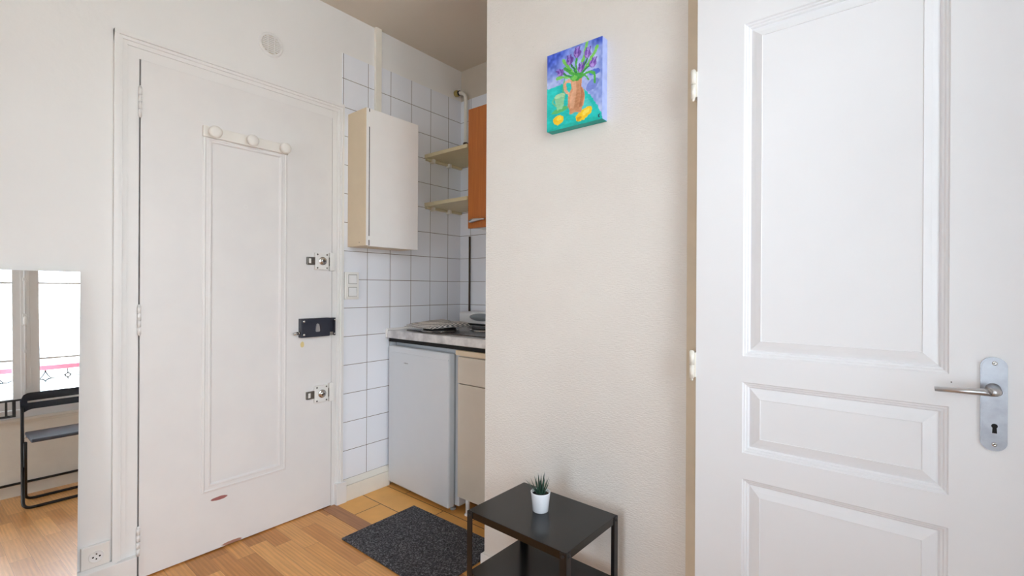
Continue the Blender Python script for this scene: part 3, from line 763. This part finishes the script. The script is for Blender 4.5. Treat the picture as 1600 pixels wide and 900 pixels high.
wc = thing('white_wall_cabinet', 'white wall cabinet hung on the tiles beside the entry door', 'wall cabinet', (-2.28, 1.57, 1.367))
XF = -2.110
b = B(); Y0, Y1, z0, z1 = 1.400, 1.742, 1.366, 2.080
bx(b, (-2.279, Y0, z0), (XF, Y0+.017, z1), .001, 0); bx(b, (-2.279, Y1-.016, z0), (XF-.019, Y1, z1), .001); bx(b, (-2.279, Y0+.017, z0), (XF-.019, Y1-.016, z0+.016)); bx(b, (-2.279, Y0+.017, z1-.016), (XF-.019, Y1-.016, z1)); bx(b, (-2.279, Y0+.017, z0+.016), (-2.273, Y1-.016, z1-.016))
obj('carcass', b, 'cabside', wc)
b = B(); bx(b, (XF-.0005, Y0+.0005, z0+.001), (XF+.0008, Y0+.0165, z1-.001)); obj('edge_strip', b, 'cabdoor', wc)
b = B(); bx(b, (XF-.018, Y0+.0225, z0-.002), (XF, Y1, z1), .0015); obj('door', b, 'cabdoor', wc)
for za, zb in ((z0+.03, z0+.05), (1.985, 2.062)):
    b = B(); bx(b, (XF-.016, Y0+.0165, za), (XF-.0002, Y0+.0224, zb)); obj('hinge_cover', b, 'cabdoor', wc)
b = B(); bx(b, (XF-.016, Y0+.0172, z0+.001), (XF-.0012, Y0+.0223, z1-.001)); obj('door_gap_shade', b, 'dark', wc)  # dark filler between side panel and door, painted as the gap's shade
b = B(); lathe(b, [(.003, 0), (0, .001)], (-2.17, Y0, 1.385), (0, -1, 0), 10); obj('screw_hole', b, 'boltsteel', wc)

oc = thing('orange_wall_cabinet', 'orange wood wall cabinet with curved handle at back of kitchen corner', 'wall cabinet', (-1.65, 2.10, 1.50))
b = B(); bx(b, (-1.905, 1.962, 1.497), (-1.40, YA-.007, 2.176), .001); obj('carcass', b, 'cream', oc)
b = B(); bx(b, (-1.906, 1.942, 1.492), (-1.402, 1.960, 2.180), .0015); od = obj('door', b, 'orange', oc)
b = B(); pts = [(-1.885+.115*t, 1.942-.020*math.sin(math.pi*(.12+.80*t)), 1.530+.006*t) for t in np.linspace(0, 1, 12)]
tube(b, pts, [.004+.0085*math.sin(math.pi*t**.55)*(1-.55*t) for t in np.linspace(.02, .98, 12)], 14); obj('handle', b, 'alu2', od)

for z, lb in ((1.958, 'upper of two cream corner shelves on the kitchen tiles'), (1.655, 'lower of two cream corner shelves on the kitchen tiles')):
    sh = thing('corner_shelf', lb, 'shelf', (-2.1, 2.09, z), group='cream corner shelves')
    b = B(); bx(b, (-2.2795, 1.932, z+.003), (-1.907, YA-.008, z+.025), .002); obj('board', b, 'shelf', sh)
    b = B(); bx(b, (-2.2795, 1.938, z-.012), (-2.262, YA-.01, z+.003), .002); obj('batten', b, 'shelf', sh)
    for y in (1.985, 2.125):
        b = B(); bx(b, (-2.2795, y-.010, z-.022), (-2.245, y+.010, z+.003), .003); obj('bracket', b, 'cream', sh)

b = B(); tube(b, fillet([(-2.279, 2.20, 2.452), (-2.185, 2.20, 2.440), (-2.185, 2.20, 1.985)], .055, 8), .0115, 16)
g = thing('gas_pipe', 'bent cream pipe coming out of left wall above the upper shelf', 'pipe', (-2.185, 2.20, 1.985))
obj('tube', b, 'cream', g)
b = B(); lathe(b, [(.020, 0), (.022, .012), (.017, .022), (.0125, .024)], (-2.279, 2.20, 2.452), (1, 0, -.1), 20); obj('wall_collar', b, 'yellow', g)
b = B(); lathe(b, [(.0135, 0), (.0165, .003), (.0165, .012), (.0135, .015)], (-2.253, 2.20, 2.449), (1, 0, -.1), 20); obj('ring', b, 'dark', g)
b = B(); lathe(b, [(.0125, 0), (.017, .004), (.017, .022), (.0125, .026)], (-2.185, 2.20, 2.08), seg=16); obj('pipe_clip', b, 'brown', g)
b = B(); tube(b, [(-2.185, YA-.0135, .903), (-2.185, YA-.0135, 1.49)], .0065, 10)
tag(rehome(obj('cable_conduit', b, 'brown'), (-2.185, YA-.0135, .903)), 'thin brown conduit running down tiles under the orange cabinet', 'conduit')

ap = thing('countertop_appliance', 'white appliance with grey oval front at back of the worktop', 'appliance', (-1.98, 2.17, .903))
b = B(); bx(b, (-2.165, 2.125, .906), (-1.80, 2.245, .996), .018, seg=4); obj('housing', b, 'white', ap)
b = B(); lathe(b, [(.048, 0), (.046, .003), (0, .003)], (-1.965, 2.1255, .966), (0, -1, 0), 32)
for v_ in b.verts: v_.co.x = -1.965+(v_.co.x+1.965)*2.15; v_.co.z = .966+(v_.co.z-.966)*.50
obj('oval_panel', b, 'fridgegrey', ap)
b = B(); bx(b, (-2.085, 2.121, .914), (-1.83, 2.127, .926), .001); obj('base_slot', b, 'dark', ap)

# folded towel: several folds of cloth
b = B(); nx, ny = 30, 26
def tow(lay, i, j):
    a = i/nx; c = j/ny
    x = -2.135+.235*a+.055*c; y = 1.668+.245*c+.02*math.sin(3*a+lay)
    e = min(a, 1-a, c*1.0, 1-c)*2; rise = (1-math.exp(-e*9))
    z = .931+.0035*lay+rise*(.004+.006*lay)+.004*math.sin(7*a+2.1*lay)*math.sin(4*c+lay)+.012*max(0, c-.2)*(1-a*.4)
    return (x, y, z)
for lay in range(3):
    g_ = [[b.verts.new(tow(lay, i, j)) for i in range(nx+1)] for j in range(ny+1)]
    h_ = [[b.verts.new(Vector(tow(lay, i, j))-Vector((0, 0, .004))) for i in range(nx+1)] for j in range(ny+1)]
    for j in range(ny):
        for i in range(nx):
            b.faces.new((g_[j][i], g_[j][i+1], g_[j+1][i+1], g_[j+1][i])).smooth = True
            b.faces.new((h_[j][i], h_[j+1][i], h_[j+1][i+1], h_[j][i+1])).smooth = True
    for i in range(nx):
        b.faces.new((g_[0][i], h_[0][i], h_[0][i+1], g_[0][i+1])); b.faces.new((g_[ny][i], g_[ny][i+1], h_[ny][i+1], h_[ny][i]))
    for j in range(ny):
        b.faces.new((g_[j][0], g_[j+1][0], h_[j+1][0], h_[j][0])); b.faces.new((g_[j][nx], h_[j][nx], h_[j+1][nx], g_[j+1][nx]))
tag(rehome(obj('dish_towel', b, 'towel'), (-2.0, 1.79, .91)), 'folded grey checked dish towel lying over the front hotplate', 'towel')

# ------------------------------------------------------------------ windows
REAR = Matrix.Translation((0, YB+XR, 0)) @ Matrix.Rotation(R(-90), 4, 'Z')
def window(idx, Y0, Y1, label, mtx=Matrix.Identity(4), WZ0=WZ0, low=.704):
    base = mtx @ Vector((XR+.03, (Y0+Y1)/2, WZ0))
    w = thing('window_%d' % idx, label, 'window', base, kind='structure')
    def obj(name, bm, m, parent):
        bm.transform(mtx); return globals()['obj'](name, bm, m, parent)
    xa, xb = XR-.002, XR+.05; ym = .4365 if idx == 1 else (Y0+Y1)/2
    b = B()
    bx(b, (xa, Y0+.001, WZ0+.001), (xb+.01, Y0+.05, WZ1-.001), .003); bx(b, (xa, Y1-.05, WZ0+.001), (xb+.01, Y1-.001, WZ1-.001), .003)
    bx(b, (xa, Y0+.05, WZ1-.06), (xb+.01, Y1-.05, WZ1-.001), .003); bx(b, (xa, Y0+.05, WZ0+.001), (xb+.01, Y1-.05, WZ0+.06), .003)
    obj('frame', b, 'trimw', w)
    for sgn in (-1, 1):
        a, c = (Y0+.052, ym-.002) if sgn < 0 else (ym+.002, Y1-.052)
        st = .072; jam = .05
        ya, yc = (a+jam, c-st+.002) if sgn < 0 else (a+st-.002, c-jam)
        b = B()
        bx(b, (xa+.004, a, WZ0+.062), (xb, ya, WZ1-.062), .003); bx(b, (xa+.004, yc, WZ0+.062), (xb, c, WZ1-.062), .003)
        bx(b, (xa+.004, ya, WZ0+.062), (xb, yc, low), .003); bx(b, (xa+.004, ya, WZ1-.122), (xb, yc, WZ1-.062), .003)
        for z in (.987, 1.576): bx(b, (xa+.012, ya, z-.007), (xb-.006, yc, z+.007), .002)
        s_ = obj('sash', b, 'trimw', w)
        b = B(); bx(b, (xa+.026, ya-.004, low-.004), (xa+.030, yc+.004, WZ1-.118)); obj('pane', b, 'glass', s_)
    b = B(); tube(b, [(xa-.010, ym-.006, .66), (xa-.010, ym-.006, 2.25)], .0065, 10); bx(b, (xa-.004, ym-.03, WZ0+.064), (xa+.006, ym+.022, WZ1-.064), .003)
    for z in (.75, 1.05, 1.6, 2.1): bx(b, (xa-.016, ym-.017, z-.012), (xa, ym+.005, z+.012), .002)
    ob = obj('espagnolette_bolt', b, 'trimw', w)
    b = B(); bx(b, (xa-.018, ym-.022, 1.245), (xa-.006, ym+.010, 1.335), .005)
    lathe(b, [(0, -.04), (.010, -.034), (.013, -.015), (.014, .005), (.011, .024), (0, .034)], (xa-.030, ym-.006, 1.285), seg=18); tube(b, [(xa-.03, ym-.006, 1.29), (xa-.008, ym-.006, 1.29)], .006, 10)
    obj('turn_handle', b, 'ivory', ob)
    b = B(); bx(b, (XR-.030, Y0-.03, WZ0-.022), (XR, Y1+.03, WZ0), .004); bx(b, (XR-.012, Y0-.02, WZ0-.04), (XR, Y1+.02, WZ0-.022), .002); obj('sill_board', b, 'cream', w)
window(1, *WINS[0], 'tall white French window behind the chair, seen in the mirror')
window(2, *WINS[1], 'unseen white window added behind the camera to brighten the panelled door', REAR, .10, .26)  # added window, there to throw more light on the panelled door

# balcony guard outside
for Y0, Y1, lb in ((*WINS[0], 'wrought iron balcony guard with glare-paled red rail outside the mirrored window'),):
    rl = thing('balcony_guard', lb, 'balcony guard', (.86, (Y0+Y1)/2, .60))
    b = B(); bx(b, (.838, Y0-.1, .896), (.880, Y1+.1, .934), .005); obj('top_rail', b, 'redrail', rl)
    b = B(); bx(b, (.852, Y0-.1, .60), (.868, Y0-.085, .904)); bx(b, (.852, Y1+.085, .60), (.868, Y1+.1, .904)); bx(b, (.852, Y0-.1, .60), (.868, Y1+.1, .616)); bx(b, (.842, Y0-.1, .60), (.89, Y0-.06, .606)); obj('end_posts', b, 'iron', rl)
    b = B(); cx = Y0+.17
    while cx < Y1:
        tube(b, [(.86, cx+.0155*math.cos(a), .842+.0155*math.sin(a)) for a in np.linspace(0, 2*math.pi, 21)], .0048, 8, caps=False)
        tube(b, [(.86, cx, .86), (.86, cx, .905)], .0045, 6); tube(b, [(.86, cx, .826), (.86, cx, .802)], [.007, .002], 6)
        for sg in (-1, 1):
            tube(b, [(.86, cx+sg*(.0155+.11*t), .842-.028*t*t+.006*math.sin(9*t)) for t in np.linspace(0, 1, 10)], .0042, 6)
            tube(b, [(.86, cx+sg*(.10+.035*t), .822+.03*t*(1-t)*2-.02*t) for t in np.linspace(0, 1, 8)], .0038, 6)
            tube(b, [(.86, cx+sg*(.085+.045*t), .826+.055*t*t) for t in np.linspace(0, 1, 8)], .0038, 6)
            tube(b, [(.86, cx+sg*.133, .875), (.86, cx+sg*.133, .905)], .0045, 6)
        cx += .265
    obj('scrollwork', b, 'iron', rl)
bl = struct('trim_6', BX((XR+.22, YB, .54), (.93, YF+.08, .60), .01), 'facade', 'pale stone ledge outside the windows carrying the guards', 'ledge')
fc = thing('building', 'pale building front across the street, seen through the mirrored window', 'building', (11, 0, -9))
b = B(); bx(b, (11, -22, -9), (12, 22, 2.9)); obj('wall', b, 'facade', fc)
b = B(); bx(b, (10.6, -22, 2.2), (11, 22, 2.5), .03); bx(b, (10.75, -22, -1.6), (11, 22, -1.4), .03); obj('cornice', b, 'facade', fc)
for k in range(-4, 5):
    b = B(); bx(b, (10.96, k*2.4+.5, -.8), (11.0, k*2.4+1.7, 1.6), .01); obj('window', b, 'fridgegrey', fc)

# ------------------------------------------------------------------ furniture seen in the mirror
ch = thing('folding_chair', 'black folding chair with slotted backrest, seen in the mirror below the window', 'chair', (.2, .61, 0))
ya, yb = .388, .838
b = B(); tube(b, fillet([(.44, ya+.008, .66), (.0, ya-.028, .011), (.0, yb+.028, .011), (.44, yb-.008, .66)], .045, 7), .0095, 12); obj('front_leg_frame', b, 'blackmetal', ch)
b = B(); tube(b, fillet([(.03, ya-.012, .425), (.345, ya+.012, .011), (.345, yb-.012, .011), (.03, yb+.012, .425)], .045, 7), .0095, 12); obj('rear_leg_frame', b, 'blackmetal', ch)
b = B(); n = 16; pr = []
for k in range(n+1):
    t = k/n
    pr.append(t)
xo = lambda z: .36+.17*(z-.55)/.5*1.0
prof = [(ya-.002, .60), (ya-.003, .66)]
for k in range(9):
    a = math.pi-math.pi/2*k/8; prof.append((ya+.058+.060*math.cos(a), .680+.060*math.sin(a)))
for k in range(9):
    a = math.pi/2-math.pi/2*k/8; prof.append((yb-.058+.060*math.cos(a), .680+.060*math.sin(a)))
prof += [(yb+.003, .66), (yb+.002, .60), (yb-.022, .60), (yb-.03, .612), (yb-.06, .622), (ya+.06, .622), (ya+.03, .612), (ya+.022, .60)]
# two plates with the slot between
SL0, SL1 = .668, .682
def bow(y): return .022*(1-((y-(ya+yb)/2)/((yb-ya)/2))**2)
def bpt(y, z, d): return (.425+.30*(z-.66)+bow(y)+d, y, z)
ny = 24
ys_ = [ya-.003+(yb-ya+.006)*k/ny for k in range(ny+1)]
def top(y):
    d = min(y-(ya-.003), (yb+.003)-y); return .740-(0 if d > .055 else .055-math.sqrt(max(0, .055**2-(.055-d)**2)))
def bot(y):
    d = min(y-(ya-.003), (yb+.003)-y); return .622-(0 if d > .06 else .030*(1-d/.06)**1.5)
b = B()
for k in range(ny):
    for lo, hi in (((bot, lambda y: SL0), ) if False else ((bot, (lambda y: SL0)), ((lambda y: SL0), (lambda y: SL1)), ((lambda y: SL1), top))):
        y0_, y1_ = ys_[k], ys_[k+1]
        slot = lo(0) == SL0 and 1 < k < ny-2
        if hi is not top and lo is not bot and slot: continue
        q = [bpt(y0_, lo(y0_), 0), bpt(y1_, lo(y1_), 0), bpt(y1_, max(lo(y1_), hi(y1_)), 0), bpt(y0_, max(lo(y0_), hi(y0_)), 0)]
        v_ = [b.verts.new(p) for p in q]+[b.verts.new((p[0]+.012, p[1], p[2])) for p in q]
        for f in ((3, 2, 1, 0), (4, 5, 6, 7), (0, 1, 5, 4), (1, 2, 6, 5), (2, 3, 7, 6), (3, 0, 4, 7)): b.faces.new([v_[i] for i in f])
bmesh.ops.remove_doubles(b, verts=b.verts[:], dist=.0003)
obj('backrest', b, 'dust', ch)
b = B(); bx(b, (.03, ya+.014, .430), (.38, yb-.014, .454), .010, seg=3)
for v_ in b.verts: v_.co.z += .030*(v_.co.x-.2)/.35
obj('seat', b, 'seat', ch)
for y in (ya+.006, yb-.006):
    b = B(); tube(b, [(.292, y, .44), (.292, y+(.012 if y < .6 else -.012), .44)], .008, 10); obj('pivot_bolt', b, 'chrome', ch)

rk = thing('barred_rack', 'small black barred metal rack fixed under the window, left of the chair in the mirror', 'rack', (XR-.03, .12, .57))
b = B(); xq = .50
bx(b, (xq, -.16, .688), (xq+.014, .410, .702), .002); bx(b, (xq, -.16, .576), (xq+.014, .370, .592), .002)
bx(b, (xq, .352, .59), (xq+.014, .370, .69)); bx(b, (xq, -.16, .59), (xq+.014, -.142, .69)); obj('frame', b, 'blackmetal', rk)
for k in range(6):
    b = B(); y = .322-k*.078; bx(b, (xq+.002, y-.006, .59), (xq+.012, y+.006, .69)); obj('bar', b, 'blackmetal', rk)
for y in (.33, -.12):
    b = B(); bx(b, (xq+.012, y-.008, .578), (XR-.001, y+.008, .590)); obj('wall_bracket', b, 'blackmetal', rk)
hp = thing('heating_pipe', 'thin black pipe low along the window wall behind the chair', 'pipe', (XR-.02, -.4, .092))
b = B(); tube(b, [(XR-.022, YB+.02, .092), (XR-.022, YF-.02, .092)], .009, 12); obj('tube', b, 'blackmetal', hp)
for y in (-1.9, -.9, .1, 1.1):
    b = B(); bx(b, (XR-.03, y-.008, .080), (XR, y+.008, .104), .002); obj('pipe_clip', b, 'blackmetal', hp)

# ------------------------------------------------------------------ light
W = bpy.data.worlds.new('overcast_sky'); SC.world = W; W.use_nodes = True
bg = W.node_tree.nodes['Background']; bg.inputs['Color'].default_value = (.80, .905, 1.0, 1); bg.inputs['Strength'].default_value = 12.2
for i, (Y0, Y1) in enumerate(WINS):
    L = bpy.data.lights.new('window_portal', 'AREA'); L.shape = 'RECTANGLE'; zl = (WZ0, .10)[i]; L.size = WZ1-zl; L.size_y = Y1-Y0; L.cycles.is_portal = True
    o = bpy.data.objects.new('window_portal', L); COL.objects.link(o)
    mt = Matrix.Translation((XR+.12, (Y0+Y1)/2, (zl+WZ1)/2)) @ Matrix.Rotation(R(90), 4, 'Y')
    o.matrix_world = (REAR @ mt) if i else mt

# ------------------------------------------------------------------ camera
cam = bpy.data.cameras.new('camera'); co = bpy.data.objects.new('camera', cam); COL.objects.link(co)
cam.sensor_width = 36; cam.sensor_fit = 'HORIZONTAL'; cam.lens = 36*730.8/1600; cam.clip_start = .02
yaw, pitch, roll = R(39.045), R(-.016), R(.2915)
cy, sy = math.cos(yaw), math.sin(yaw)
F = Vector((-sy, cy, 0)); Rr = Vector((cy, sy, 0)); U = Vector((0, 0, 1))
F2 = F*math.cos(pitch)+U*math.sin(pitch); U2 = U*math.cos(pitch)-F*math.sin(pitch)
c_, s_ = math.cos(roll), math.sin(roll)
rr = Rr*c_+U2*s_; uu = -Rr*s_+U2*c_
mt = Matrix((rr, uu, -F2)).transposed().to_4x4(); mt.translation = (0, 0, 1.15); co.matrix_world = mt
SC.camera = co
vs = SC.view_settings; vs.view_transform = 'Standard'; vs.look = 'None'; vs.gamma = 1; vs.use_curve_mapping = False; vs.exposure = 0.0
SC.cycles.use_denoising = True
SC.cycles.max_bounces = 14; SC.cycles.diffuse_bounces = 10; SC.cycles.glossy_bounces = 6; SC.cycles.transparent_max_bounces = 12
